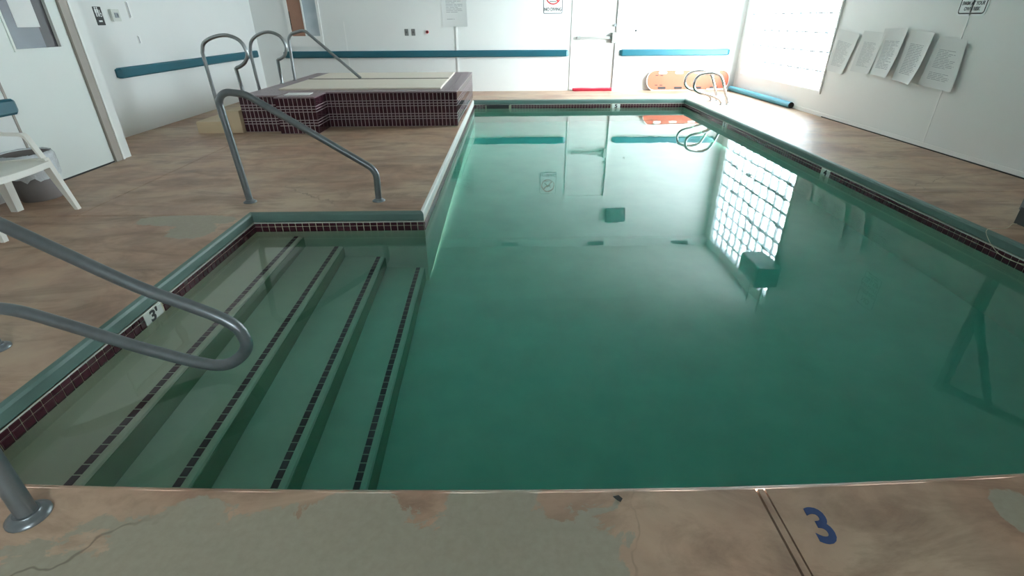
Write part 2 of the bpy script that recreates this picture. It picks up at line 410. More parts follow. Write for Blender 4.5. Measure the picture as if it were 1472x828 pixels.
# ------------------------------------------------------------------ floor
def poly_offset(pts, d):
    n = len(pts); out = []
    for i in range(n):
        a, b, c = Vector(pts[i-1]), Vector(pts[i]), Vector(pts[(i+1) % n])
        e0 = (b-a).normalized(); e1 = (c-b).normalized()
        n0 = Vector((e0.y, -e0.x)); n1 = Vector((e1.y, -e1.x))
        m = (n0+n1); m = m/max(m.length_squared, 1e-6)*2
        out.append(b+m*d)
    return out
xs = [PL+(PR-PL)*k/16 for k in range(17)]
OUT = [(x, near(x)) for x in xs]+[(PR, PF), (SX1, PF), (SX0, SY), (PL, SY)]     # counter-clockwise pool outline
fl = tag(MB().box(XL-T, PL-.2, YF-T, YB, -.10, -.03).box(PR+.2, XR+T, YF-T, YB, -.10, -.03).box(PL-.2, PR+.2, YF-T, .9, -.10, -.03)
         .box(PL-.2, PR+.2, PF+.2, YB, -.10, -.03).box(PL-.2, SX0-.2, SY+.2, PF+.2, -.10, -.03).build('floor', 'earth'), kind='structure')
W = .024                       # the coping starts this far outside the water's edge
def slab(pts): MB().prism([(x, y, -.035) for x, y in pts], (0, 0, .035)).build('deck_slab', 'deck', fl)
def nedge(a, b, n): return [(a+(b-a)*k/n, near(a+(b-a)*k/n)-W) for k in range(n+1)]
J = .0035
GX = .803
slab([(XD, YF), (GX-.016, YF)]+nedge(GX-.016, PL-W, 12)+[(XD, near(PL)-W)])
slab([(GX+.016, YF), (XR, YF), (XR, near(PR)-W)]+nedge(PR+W, GX+.016, 10))
MB().box(GX-.0095, GX+.0095, YF, near(GX)-W-.002, -.03, .0015).build('joint_strip', 'deck', fl)
slab([(XD, near(PL)-W+J), (PL-W, near(PL)-W+J), (PL-W, SY-.03), (XD, SY-.03)])
slab([(-3.31+J, SY-.03+J*2), (PL-W, SY-.03+J*2), (PL-W, SY+W), (SX0-W, SY+W), (SX1-W, PF+W), (-3.31+J, PF+W)])
slab([(XD, SY-.03+J*2), (-3.31-J, SY-.03+J*2), (-3.31-J, PF+W), (XL, PF+W), (XL, 5.76), (XD, 5.76)])
slab([(PR+W, near(PR)-W+J), (XR, near(PR)-W+J), (XR, 4.17-J), (PR+W, 4.17-J)])
slab([(PR+W, 4.17+J), (XR, 4.17+J), (XR, PF+W), (PR+W, PF+W)])
slab([(XL, PF+W+J), (XR, PF+W+J), (XR, YB), (XL, YB)])
for b in ((GX-.016, GX+.016, YF, near(GX)-W-.002), (XD, PL-W, SY-.032, SY-.02), (-3.316, -3.304, SY-.02, PF+W), (PR+W, XR, 4.164, 4.176)):
    MB().box(*b, -.030, -.016).build('joint_filler', 'dark_gap', fl)
text('painted_number', '3', .165, at_z(1182, 758)+Vector((0, 0, .001)), (.99, -.05, 0), (.06, 1, 0), 'navy', fl, depth=.0006, sx=.85, bold=.004)
MB().prism([at_z(x, y)+Vector((0, 0, .0005)) for x, y in ((881, 714), (889, 712), (895, 717), (892, 722), (887, 719))], (0, 0, .001)).build('paint_chip', 'dark_gap', fl)

# ------------------------------------------------------------------ pool
pool = empty('swimming_pool', (.7, 5.5, -1.4), 'long indoor swimming pool with maroon tile band and entry steps', 'pool')
ZT = -.080
prof = [(W, 0), (.016, -.002), (.006, -.008), (0, -.022), (0, ZT)]
m = MB(); n = len(OUT); rings = [[(q.x, q.y, z) for q in poly_offset(OUT, d)] for d, z in prof]
back = [[(q.x, q.y, z) for q in poly_offset(OUT, W)] for z in (ZT,)]
allr = rings+back
for ks, mat in ((range(0, 16), 'deck'), ((16,), 'coping'), ((17,), 'coping'), ((18,), 'lit_coping'), ((19,), 'coping'), ((20,), 'coping')):
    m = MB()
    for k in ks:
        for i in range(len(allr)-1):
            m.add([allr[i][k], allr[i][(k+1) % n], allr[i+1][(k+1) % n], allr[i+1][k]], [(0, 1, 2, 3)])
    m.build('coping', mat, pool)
# plaster shell: walls, sloping floor
ZN, ZF = -1.13, -1.45
def zfl(y): return ZN+(ZF-ZN)*min(1, max(0, (y-3.5)/5))
inn = [(x, y) for x, y in OUT]; m = MB()
m.add([(x, y, -.074) for x, y in inn]+[(x, y, zfl(y)) for x, y in inn], [(k, (k+1) % n, (k+1) % n+n, k+n) for k in range(n)])
def fl_strip(x0, x1, ys): 
    for a, b in zip(ys[:-1], ys[1:]): m.add([(x0, a, zfl(a)), (x1, a, zfl(a)), (x1, b, zfl(b)), (x0, b, zfl(b))], [(0, 1, 2, 3)])
fl_strip(PL-.05, PR+.05, [1.0, 3.5, SY+.03]); fl_strip(SX0-.1, PR+.05, [SY+.03, 5, 6.5, 8.5, PF+.05])
m.build('shell', 'plaster', pool)
m = MB(); r0 = [(q.x, q.y) for q in poly_offset(OUT, -.002)]            # white grout line under the coping
m.add([(x, y, ZT) for x, y in r0]+[(x, y, ZT-.006) for x, y in r0], [(k, (k+1) % n, (k+1) % n+n, k+n) for k in range(n)])
m.build('grout_line', 'marker', pool)
# waterline tiles: a low row above a square row
P = .053
def tile_mesh(name, w, h, nx, ny, mat):
    """flat chamfered tile: width along (nx,ny) rotated, facing (nx,ny)"""
    r = Vector((-ny, nx, 0)); return MB().cham((0, 0, 0), r*w/2, Vector((0, 0, h/2)), Vector((nx, ny, 0))*.003, .002).mesh(name, mat, Vector((0, 0, 0)))
rows = [(.024, ZT-.020), (.050, ZT-.061)]                              # height, centre z
big = MB()                                                              # tiles too far to tell apart
def run(p0, p1, nrm, single, skip=()):
    p0, p1 = Vector(p0), Vector(p1); L = (p1-p0).length; d = (p1-p0)/L; k = int(L/P); nv = Vector((nrm[0], nrm[1], 0))
    ms = [tile_mesh('waterline_tile', P-.005, h, nrm[0], nrm[1], 'waterline') for h, z in rows]
    for i in range(k):
        q = p0+d*((i+.5)*L/k)
        if any(a < (i+.5)*L/k < b for a, b in skip): continue
        for (h, z), me in zip(rows, ms):
            c = Vector((q.x, q.y, z))+nv*.003
            if single((i+.5)*L/k): inst('waterline_tile', me, pool, c)
            else: big.cham(c, Vector((-nv.y, nv.x, 0))*(P-.005)/2, (0, 0, h/2), nv*.003, .002)
yl = near(PL)
MK = 2.475-yl
run((PL, yl), (PL, SY), (1, 0), lambda s: True, [(MK-.08, MK+.08)])
run((PL, SY), (SX0, SY), (0, -1), lambda s: True)
run((PR, near(PR)), (PR, PF), (-1, 0), lambda s: 2.4-near(PR) < s < 5.6-near(PR), [(5.25-near(PR)-.085, 5.25-near(PR)+.085), (8.0-near(PR)-.085, 8.0-near(PR)+.085)])
run((PR, PF), (SX1, PF), (0, -1), lambda s: False, [(1.20, 1.37), (3.27, 3.72)])
dv = Vector((SX0-SX1, SY-PF)).normalized()
run((SX1, PF), (SX0, SY), (-dv.y, dv.x), lambda s: False)
tag(big.build('tile_band', 'waterline', pool), kind='stuff')
def marker(s, c, right, nrm, size=.085):
    c, right, nrm = Vector(c), Vector(right), Vector(nrm)
    o = MB().cham(c+nrm*.004, right*.078, (0, 0, .034), nrm*.004, .002).build('depth_marker', 'marker', pool)
    text('lettering', s, size, c+nrm*.009+Vector((0, 0, -.002)), right, (0, 0, 1), 'black', o, depth=.0005, bold=.003, sx=1.25)
marker("3'", (PL, 2.475, ZT-.042), (0, 1, 0), (1, 0, 0))
marker('4', (PR, 5.25, ZT-.042), (0, -1, 0), (-1, 0, 0))
marker('5', (PR, 8.0, ZT-.042), (0, -1, 0), (-1, 0, 0))
marker('5', (PR-1.285, PF, ZT-.042), (1, 0, 0), (0, -1, 0))
sk = MB().box(-.34+.02, .10-.0, PF-.006, PF+.002, ZT-.09, ZT-.002).build('skimmer', 'black', pool)
MB().box(-.34, .12, PF-.01, PF-.004, ZT-.012, ZT-.002).build('skimmer_lip', 'darkgrey', sk)
# entry steps, each with its line of nosing tiles
stm = MB().cham((0, 0, 0), (.016, 0, 0), (0, P/2-.0035, 0), (0, 0, .003), .0015).mesh('step_tile', 'step_tile', Vector((0, 0, 0)))
x_prev = PL
for k, (xt, d) in enumerate(((-1.665, .13), (-1.36, .355), (-1.035, .565), (-.722, .77))):
    z = ZW-d; xn = xt+.05
    ys = [near(x_prev-.02)-.03, SY+.03]
    pr = [(x_prev-.02, z), (xn-.02, z), (xn-.006, z-.006), (xn, z-.02), (xn, ZN-.02), (x_prev-.02, ZN-.02)]
    st = MB().prism([(x, near(-1.3)-.04, zz) for x, zz in pr], (0, SY+.02-near(-1.3)+.04, 0)).build('step', 'plaster', pool)
    MB().box(xn, xn+.004, near(-1.3)-.03, SY+.01, ZN-.02, z-.022).build('riser', 'riser_green', st)
    kk = int((SY-1.15)/P)
    for i in range(kk): inst('step_tile', stm, st, (xt, SY-(i+.5)*P, z+.002))
    x_prev = xn
# water body
m = MB(); o2 = [(q.x, q.y) for q in poly_offset(OUT, .004)]
m.prism([(x, y, -1.6) for x, y in o2], (0, 0, 1.6+ZW))
tag(m.build('pool_water', 'water'), 'still emerald green water filling the swimming pool', 'water')

# ------------------------------------------------------------------ raised spa
ZS = .455
spa = empty('raised_spa', (-2.0, 8.7, 0), 'raised square spa clad in small maroon tiles beside the pool', 'hot tub')
SP = [(-3.47, 7.10), (-2.94, 7.10), (-2.94, 6.94), (-2.43, 6.94), (-2.43, 7.42), (-.645, 7.42), (-.585, 10.3), (-3.47, 10.3)]
MB().prism([(x, y, 0) for x, y in poly_offset(SP, -.004)], (0, 0, ZS-.012)).build('spa_wall', 'grout', spa)
# cap ring around the covered basin
CI = [(-3.17, 7.66), (-.90, 7.70), (-.875, 10.06), (-3.17, 10.08)]
ro = poly_offset(SP, .008); m = MB()
m.prism([(q.x, q.y, ZS-.012) for q in ro], (0, 0, .010)); m.build('cap', 'spa_top', spa)
rowsS = []; z = 0
for h in (.103, .034, .034, .103, .034, .034, .103): rowsS.append((h, z)); z += h
def clad(a, b):
    a, b = Vector(a), Vector(b); L = (b-a).length; d = (b-a)/L; nv = Vector((d.y, -d.x, 0)); k = max(1, round(L/.054)); mm = MB()
    for i in range(k):
        q = a+d*((i+.5)*L/k)
        for h, z0 in rowsS:
            mm.cham(Vector((q.x, q.y, z0+h/2))-nv*.001, Vector((d.x, d.y, 0))*(L/k/2-.0055), (0, 0, h/2-.005), nv*.0035, .002)
    tag(mm.build('tile_facing', 'tile', spa), kind='stuff')
for i in range(len(SP)-1): clad(SP[i], SP[i+1])
clad(SP[-1], SP[0])
# cap tiles (grout lines show on the top as fine joints)
mm = MB()
def captiles(x0, x1, y0, y1, px, py):
    nx = max(1, round((x1-x0)/px)); ny = max(1, round((y1-y0)/py))
    for i in range(nx):
        for j in range(ny):
            mm.cham((x0+(i+.5)*(x1-x0)/nx, y0+(j+.5)*(y1-y0)/ny, ZS), ((x1-x0)/nx/2-.002, 0, 0), (0, (y1-y0)/ny/2-.002, 0), (0, 0, .003), .0015)
captiles(-3.46, -2.95, 7.11, 7.42, .054, .105); captiles(-2.93, -2.44, 6.95, 7.42, .054, .105)
captiles(-3.46, -.65, 7.43, 7.66, .054, .105); captiles(-3.46, -3.18, 7.67, 10.29, .105, .054)
captiles(-.87, -.63, 7.67, 10.29, .105, .054); captiles(-3.17, -.88, 10.08, 10.29, .054, .105)
tag(mm.build('cap_tiles', 'spa_top', spa), kind='stuff')
cv = empty('spa_cover', (-2.02, 8.9, ZS-.002), 'cream two-panel cover lying on the raised spa', 'cover')
for y0, y1 in ((7.68, 8.94), (8.96, 10.06)):
    MB().cham((-2.025, (y0+y1)/2, ZS+.012), (1.14, 0, 0), (0, (y1-y0)/2, 0), (0, 0, .012), .008).build('cover_panel', 'cover', cv)
MB().box(-3.16, -.89, 8.925, 8.975, ZS+.024, ZS+.030).build('cover_hinge', 'hinge', cv)
tag(MB().cham((-2.72, 7.22, ZS+.007), (.16, .01, 0), (-.01, .11, 0), (0, 0, .004), .002).build('towel', 'paper'), 'small pale cloth lying flat on the spa corner cap', 'towel')
tag(MB().cham((-1.42, 10.19, ZS+.012), (.17, 0, 0), (0, .06, 0), (0, 0, .009), .004).build('skimmer_lid', 'paper'), 'flat white lid at the back edge of the raised spa', 'lid')
# beige steps up to the spa
ss = empty('spa_steps', (-3.75, 7.5, 0), 'beige painted steps at the left end of the tiled spa', 'steps')
MB().cham((-3.87, 7.45, .075), (.20, 0, 0), (0, .42, 0), (0, 0, .075), .008).build('lower_step', 'beige', ss)
MB().cham((-3.575, 7.47, .14), (.095, 0, 0), (0, .44, 0), (0, 0, .14), .008).build('upper_step', 'beige', ss)

# ------------------------------------------------------------------ handrails
def flange(parent, p, mat, r=.05):
    MB().lathe(p, [(r, 0), (r, .006), (r*.8, .014), (r*.62, .018), (r*.6, .022)], 24).build('base_flange', mat, parent)
def rail(name, path, r, mat, label, cat, bases=(), group=None, fr=.05):
    lo = min(path, key=lambda q: q.z); root = empty(name, lo, label, cat, group)
    MB().tube(path, r, 14).build('tube', mat, root)
    for b in bases: flange(root, b, mat, fr)
    return root
YA = 4.085
A = [at_y(*q, YA) for q in ((358, 290), (313, 152), (345, 122), (545, 243), (545, 287))]
A[0].z = 0; A[-1].z = 0; A[0].x = A[1].x+.0; A[-2].x = A[-1].x
x0, x1 = -2.125, -1.045
A = [Vector((x0+.02, YA, 0)), Vector((x0-.03, YA, .865)), Vector((-1.94, YA, .84)), Vector((x1+.01, YA, .255)), Vector((x1, YA, 0))]
rail('handrail', fillet(A, [0, .15, .17, .12, 0], 9), .0265, 'galv', 'bent grey handrail on the spa-side deck above the entry steps', 'handrail', [A[0], A[-1]], fr=.052)
YG = 1.975
B = [at_y(*q, YG) for q in ((0, 443), (35, 449), (100, 468), (200, 499), (285, 521), (325, 524), (350, 508), (352, 487), (322, 459), (200, 413), (100, 368), (0, 322))]
top = B[-1]+(B[-1]-B[-2]).normalized()*.42
path = [Vector((-2.345, YG, 0)), Vector((-2.345, YG, .08)), Vector((-2.335, YG, .15)), Vector((-2.30, YG, .19))]+catmull(B, 5)
tail = fillet([B[-1], top, Vector((-2.86, YG, top.z-.02)), Vector((-2.90, YG, 0))], [0, .12, .14, 0], 7)
path += tail[1:]
rail('handrail', path, .0275, 'galv', 'grey looped handrail reaching over the left side of the entry steps', 'handrail', [path[0], path[-1]], fr=.055)
P1 = at_z(42, 742); P1.z = 0
pp = fillet([P1, P1+Vector((0, 0, .85)), P1+Vector((-.75, -.1, .85)), P1+Vector((-.75, -.1, 0))], [0, .12, .12, 0], 7)
rail('handrail', pp, .0275, 'galv', 'grey handrail post with round flange at the bottom left corner', 'handrail', [P1, pp[-1]], fr=.058)
def p_rail(pts, Y, x_in, zfoot, label):
    q = [at_y(*a, Y) for a in pts]
    pa = [Vector((q[0].x, Y, zfoot))]+catmull(q[1:-1], 5)+[Vector((q[-1].x, Y, ZS+.002))]
    return rail('grab_rail', pa, .023, 'steel', label, 'handrail', [Vector((q[-1].x, Y, ZS+.002))], 'grab rails at the spa steps', .036)
p_rail([(313, 150), (291, 76), (293, 62), (308, 53), (327, 51), (345, 59), (355, 76), (353, 88), (346, 95), (339, 98), (349, 130)], 7.32, 0, .152, 'nearest hooked grab rail at the left end of the raised spa')
p_rail([(373, 125), (360, 76), (361, 60), (371, 50), (386, 46), (402, 52), (411, 66), (410, 78), (404, 84), (399, 86), (405, 117)], 8.55, 0, .0, 'hooked grab rail behind the nearest one at the raised spa')
q = [at_y(*a, 8.99) for a in ((424, 115), (414, 50), (437, 43), (519, 114))]
q[0].z = ZS+.002; q[-1].z = ZS+.028
rail('grab_rail', fillet(q, [0, .12, .12, 0], 8), .023, 'steel', 'sloping grab rail descending onto the cream spa cover', 'handrail', [q[0]], 'grab rails at the spa steps', .036)
def ladder_rail(Y, dx, label):
    q = [(3.87, 0), (3.80, .20), (3.70, .42), (3.62, .485), (3.47, .505), (3.31, .47), (3.245, .38), (3.255, .27), (3.34, .205), (3.50, .165), (3.66, .115), (3.745, .06), (3.765, 0)]
    pa = catmull([(x+dx, Y, z) for x, z in q], 5)
    return rail('ladder_rail', pa, .023, 'chrome', label, 'pool ladder', [pa[0], pa[-1]], 'pool ladder handrails', .036)
ladder_rail(9.2, 0, 'nearer looped chrome ladder rail at the far right pool corner')
ladder_rail(9.68, 0, 'farther looped chrome ladder rail at the far right pool corner')

# ------------------------------------------------------------------ wall bumper rails
def bumper(name, a, b, nrm, label, z=.715, hh=.062, dp=.055):
    a, b, nrm = Vector(a), Vector(b), Vector(nrm); d = (b-a).normalized(); c = .05
    root = empty(name, ((a+b)/2).to_tuple(), label, 'wall rail', 'teal rails along the walls')
    def sec(p, s, k): return [p+Vector((0, 0, (z-p.z)))+nrm*u*k+Vector((0, 0, w*hh))*s for u, w in ((0, -1), (dp*.75, -1), (dp, -.72), (dp, .72), (dp*.75, 1), (0, 1))]
    ss_ = [sec(a, .72, .4), sec(a+d*c, 1, 1), sec(b-d*c, 1, 1), sec(b, .72, .4)]; m = MB()
    m.add([v for s_ in ss_ for v in s_], [(i*6+k, i*6+(k+1) % 6, i*6+6+(k+1) % 6, i*6+6+k) for i in range(3) for k in range(6)]+[tuple(range(5, -1, -1)), tuple(range(18, 24))])
    m.build('rail_body', 'teal_rail', root)
    e = MB().box(min(a.x, b.x)+(.03 if abs(d.x) > .5 else 0), max(a.x, b.x)-(.03 if abs(d.x) > .5 else 0), min(a.y, b.y)+(.03 if abs(d.y) > .5 else 0), max(a.y, b.y)-(.03 if abs(d.y) > .5 else 0), z+hh, z+hh+.006)
    for v in e.v: v += nrm*.004 if (v-a).dot(nrm) < .001 and False else Vector((0, 0, 0))
    return root
bumper('wall_rail', (-4.40, YB, 0), (1.33, YB, 0), (0, -1, 0), 'long teal bumper rail on the back wall behind the spa')
bumper('wall_rail', (2.36, YB, 0), (4.60, YB, 0), (0, -1, 0), 'short teal bumper rail right of the back door')
bumper('wall_rail', (XL, 7.0, 0), (XL, 11.15, 0), (1, 0, 0), 'teal bumper rail on the far left wall', z=.745)
bumper('wall_rail', (XD, 2.0, 0), (XD, 4.60, 0), (1, 0, 0), 'dark teal bumper rail ending beside the left door', z=.70)

# ------------------------------------------------------------------ doors and small windows
d1 = empty('door_1', (XD, (LY0+LY1)/2, 0), kind='structure')
d1['label'] = 'pale left door with a square glass light'
vy0, vy1, vz0, vz1 = 4.86, 5.36, 1.12, 1.86
m = MB()
for y0, y1, z0, z1 in ((LY0, vy0, .012, LZ), (vy1, LY1, .012, LZ), (vy0, vy1, .012, vz0), (vy0, vy1, vz1, LZ)): m.box(XD-.055, XD-.012, y0, y1, z0, z1)
m.build('door_leaf', 'door_paint', d1)
MB().box(XD-.04, XD-.032, vy0, 5.22, vz0, vz1).build('pane', 'pane_grey', d1)
MB().box(XD-.04, XD-.032, 5.22, vy1, vz0, vz1).build('pane', 'pane_dark', d1)
m = MB(); w = .022
for y0, y1, z0, z1 in ((vy0-w, vy0, vz0-w, vz1+w), (vy1, vy1+w, vz0-w, vz1+w), (vy0, vy1, vz0-w, vz0), (vy0, vy1, vz1, vz1+w)): m.box(XD-.016, XD-.004, y0, y1, z0, z1)
m.build('window_bead', 'door_paint', d1)
MB().box(XD-.05, XD+.012, LY1+.004, LY1+.105, 0, LZ+.06).box(XD-.05, XD+.012, LY0-.03, LY1+.004, LZ+.004, LZ+.06).box(XD-.05, XD+.006, LY0-.03, LY0-.008, 0, LZ+.004).build('door_frame', 'jamb', d1)
MB().box(XD+.002, XD+.02, LY1+.105, LY1+.13, 0, LZ+.08).build('frame_trim', 'white_paint', d1)
MB().box(XD-.05, XD-.01, LY0, LY1, -.001, .012).build('threshold', 'dark_gap', d1)
MB().box(XD-T, XD-.07, LY0-.03, LY1+.02, -.05, LZ+.05).build('backing', 'dark_gap', d1)
tag(MB().box(XD-.031, XD-.029, 4.99, 5.235, 1.285, 1.78).build('notice_sheet', 'paper'), 'white paper sheet taped inside the left door window', 'paper')

d2 = empty('door_2', ((DX0+DX1)/2, YB, 0), kind='structure'); d2['label'] = 'white back exit door with a push bar'
MB().box(DX0+.025, DX1-.025, YB+.02, YB+.065, .01, DZ-.025).build('door_leaf', 'white_paint', d2)
MB().box(DX0-.02, DX0+.022, YB-.012, YB+.08, 0, DZ+.02).box(DX1-.022, DX1+.03, YB-.012, YB+.08, 0, DZ+.02).box(DX0+.022, DX1-.022, YB-.012, YB+.08, DZ-.022, DZ+.02).build('door_frame', 'white_paint', d2)
for x in (DX0+.0205, DX1-.0265): MB().box(x, x+.006, YB+.004, YB+.019, .01, DZ-.03).build('door_gap', 'darkgrey', d2)
bz = .99
pb = MB().cham((1.80, YB-.035, bz), (.33, 0, 0), (0, 0, .026), (0, -.022, 0), .008).build('push_bar', 'bar_paint', d2)
MB().cham((2.205, YB-.03, bz+.0), (.034, 0, 0), (0, 0, .095), (0, -.045, 0), .01).build('latch_box', 'bar_paint', pb)
MB().box(1.49, 1.55, YB-.03, YB+.02, bz-.03, bz+.03).box(2.10, 2.19, YB-.03, YB+.02, bz-.02, bz+.02).build('bar_bracket', 'midgrey', pb)
MB().tube([(2.225, YB-.02, 1.213), (2.225, YB+.03, 1.213)], .027, 16).build('deadbolt', 'midgrey', d2)
MB().box(DX0, DX1, YB-.02, YB+.06, 0, .012).build('threshold', 'marker', d2)
MB().box(DX0-.01, DX1+.01, YB+.085, YB+T, -.03, DZ+.01).build('backing', 'dark_gap', d2)

b1 = empty('window_3', ((BW[0]+BW[1])/2, YB, BW[2]), kind='structure'); b1['label'] = 'narrow window behind the spa rails with a brown shutter'
fx0, fx1, fz0, fz1 = BW
m = MB()
for x0_, x1_, z0_, z1_ in ((fx0, fx0+.06, fz0, fz1), (fx1-.05, fx1, fz0, fz1), (fx0+.06, fx1-.05, fz0, fz0+.19), (fx0+.06, fx1-.05, fz1-.06, fz1)): m.box(x0_, x1_, YB-.018, YB+.06, z0_, z1_)
m.build('window_frame', 'white_paint', b1)
MB().box(fx0+.06, fx0+.32, YB+.0, YB+.03, fz0+.19, fz1-.06).build('shutter', 'brown', b1)
MB().box(fx0+.32, fx0+.345, YB-.012, YB+.05, fz0+.19, fz1-.06).build('mullion', 'white_paint', b1)
MB().box(fx0+.345, fx1-.05, YB+.02, YB+.03, fz0+.19, fz1-.06).build('pane', 'pane_blue', b1)
MB().box(fx0+.062, fx0+.078, YB-.004, YB+.0, fz0+.30, fz0+.62).build('hinge', 'dark_gap', b1)
MB().box(fx0, fx1, YB+.06, YB+T, fz0, fz1).build('backing', 'midgrey', b1)

# ------------------------------------------------------------------ things on the walls
def plate(name, c, right, nrm, w, h, mat, label, cat, corner=0.0, group=None, th=.004):
    c, right, nrm = Vector(c), Vector(right), Vector(nrm); up = Vector((0, 0, 1)); pts = []
    if corner:
        for sx, sy, a0 in ((1, 1, 0), (-1, 1, 90), (-1, -1, 180), (1, -1, 270)):
            for k in range(6):
                a = math.radians(a0+18*k); pts.append(c+right*(sx*(w/2-corner)+corner*math.cos(a))+up*(sy*(h/2-corner)+corner*math.sin(a)))
    else: pts = [c+right*sx*w/2+up*sy*h/2 for sx, sy in ((1, 1), (-1, 1), (-1, -1), (1, -1))]
    root = empty(name, c-up*h/2, label, cat, group)
    MB().prism(pts, nrm*th).build('plate', mat, root); return root
def ring(c, right, nrm, w, h, corner, t, off):
    c, right, nrm = Vector(c), Vector(right), Vector(nrm); up = Vector((0, 0, 1)); o = []; i_ = []
    for sx, sy, a0 in ((1, 1, 0), (-1, 1, 90), (-1, -1, 180), (1, -1, 270)):
        for k in range(6):
            a = math.radians(a0+18*k); e = c+right*sx*(w/2-corner)+up*sy*(h/2-corner); u = right*math.cos(a)+up*math.sin(a)
            o.append(e+u*corner+nrm*off); i_.append(e+u*max(corner-t, .001)+nrm*off)
    n_ = len(o); return MB().add(o+i_, [(k, (k+1) % n_, (k+1) % n_+n_, k+n_) for k in range(n_)])
UP = (0, 0, 1)
# NO DIVING sign
nc_ = Vector((.985, YB, 1.665)); nd = plate('no_diving_sign', nc_, (1, 0, 0), (0, -1, 0), .40, .52, 'sign', 'white NO DIVING sign with red crossed circle on the back wall', 'sign', .03)
ring(nc_, (1, 0, 0), (0, -1, 0), .375, .495, .025, .012, .0055).build('border', 'black', nd)
text('lettering', 'NO DIVING', .082, nc_+Vector((0, -.006, -.175)), (1, 0, 0), UP, 'black', nd, depth=.0008, sx=.80, bold=.001)
pc = nc_+Vector((0, -.006, .055)); m = MB(); k_ = 28
m.add([pc+Vector((r_*math.cos(2*math.pi*k/k_), 0, r_*math.sin(2*math.pi*k/k_))) for r_ in (.15, .128) for k in range(k_)], [(k, (k+1) % k_, (k+1) % k_+k_, k+k_) for k in range(k_)])
m.obox(pc, (.095, 0, -.095), (.008, 0, .008), (0, .0006, 0)); m.build('prohibition_ring', 'red_print', nd)
m = MB(); pq = pc+Vector((0, .001, 0))
m.obox(pq+Vector((.01, 0, .01)), (.012, 0, .018), (.045, 0, -.03), (0, .0005, 0)); m.obox(pq+Vector((-.045, 0, -.03)), (.035, 0, .028), (.008, 0, -.01), (0, .0005, 0)); m.obox(pq+Vector((.055, 0, .045)), (.016, 0, 0), (0, 0, .016), (0, .0005, 0))
m.obox(pq+Vector((.0, 0, -.095)), (.07, 0, 0), (0, 0, .006), (0, .0005, 0)); m.build('diver_pictogram', 'black', nd)
# lifeguard sign on the right wall
lc = Vector((XR, 5.845, 1.575)); R_ = Vector((0, -1, 0)); N_ = Vector((-1, 0, 0))
lg = plate('lifeguard_sign', lc, R_, N_, .365, .48, 'sign', 'white sign saying swim at your own risk on the right wall', 'sign', .035)
ring(lc, R_, N_, .335, .45, .03, .012, .0055).build('border', 'black', lg)
for s_, dz, sz, kx in (('NO', .135, .10, 1.0), ('LIFEGUARD', .03, .075, .74), ('ON DUTY', -.062, .078, .86), ('SWIM AT YOUR', -.128, .046, .86), ('OWN RISK', -.178, .046, .88)):
    text('lettering', s_, sz, lc+N_*.006+Vector((0, 0, dz)), R_, UP, 'black' if sz > .05 else 'grey_print', lg, depth=.0006, sx=kx, bold=.0012)
# restroom sign, thermostat box and small fittings on the far left wall
rc = at_x(142, 23, XL); RL = Vector((0, 1, 0)); NL_ = Vector((1, 0, 0))
rs = plate('restroom_sign', rc, RL, NL_, .135, .20, 'black', 'small black restroom sign with white pictograms on the left wall', 'sign', .008)
m = MB(); o_ = rc+NL_*.0048
def fig(y, z, s=1): 
    m.obox(o_+Vector((0, y, z+.052*s)), (.0003, 0, 0), (0, .009*s, 0), (0, 0, .009*s)); m.obox(o_+Vector((0, y, z+.02*s)), (.0003, 0, 0), (0, .014*s, 0), (0, 0, .02*s)); m.obox(o_+Vector((0, y, z-.02*s)), (.0003, 0, 0), (0, .009*s, 0), (0, 0, .022*s))
fig(-.036, .035); fig(-.002, .035)
k_ = 16; wc = o_+Vector((0, .036, .012))
m.add([wc+Vector((0, r_*math.cos(2*math.pi*k/k_), r_*math.sin(2*math.pi*k/k_))) for r_ in (.022, .014) for k in range(k_)], [(k, (k+1) % k_, (k+1) % k_+k_, k+k_) for k in range(k_)])
m.obox(wc+Vector((0, -.006, .03)), (.0003, 0, 0), (0, .005, 0), (0, 0, .025)); m.obox(o_+Vector((0, .0, -.055)), (.0003, 0, 0), (0, .03, 0), (0, 0, .009))
m.build('pictogram', 'sign', rs)
tc = at_x(163, 22, XL); th = plate('thermostat_guard', tc, RL, NL_, .15, .135, 'marker', 'clear thermostat guard box beside the restroom sign', 'thermostat', .01, th=.035)
MB().obox(tc+NL_*.038+Vector((0, .005, 0)), (.003, 0, 0), (0, .035, 0), (0, 0, .028)).build('thermostat_face', 'pale_print', th)
MB().obox(tc+NL_*.042+Vector((0, .02, 0)), (.002, 0, 0), (0, .008, 0), (0, 0, .014)).build('dial', 'grey_print', th)
sc_ = at_x(184, 14, XL); sl = plate('switch_strip', sc_, RL, NL_, .05, .19, 'white_paint', 'tall narrow white strip on the wall right of the thermostat', 'switch', th=.02)
MB().obox(sc_+NL_*.02+Vector((0, -.02, 0)), (.002, 0, 0), (0, .004, 0), (0, 0, .085)).build('edge_strip', 'pale_print', sl)
sc_ = at_x(200, 57, XL); sl = plate('wall_switch', sc_, RL, NL_, .05, .095, 'white_paint', 'small white wall switch above the left teal rail', 'switch', th=.015)
MB().obox(sc_+NL_*.015+Vector((0, -.02, 0)), (.002, 0, 0), (0, .004, 0), (0, 0, .04)).build('edge_strip', 'pale_print', sl)
for x, lab in ((-1.905, 'left grey switch plate of the pair on the back wall'), (-1.772, 'right grey switch plate of the pair on the back wall')):
    c = Vector((x, YB, 1.105)); o = plate('switch_plate', c, (1, 0, 0), (0, -1, 0), .075, .12, 'switch', lab, 'switch', .006, 'switch plates on the back wall')
    MB().obox(c+Vector((0, -.008, 0)), (.008, 0, 0), (0, .006, 0), (0, 0, .018)).build('toggle', 'darkgrey', o)
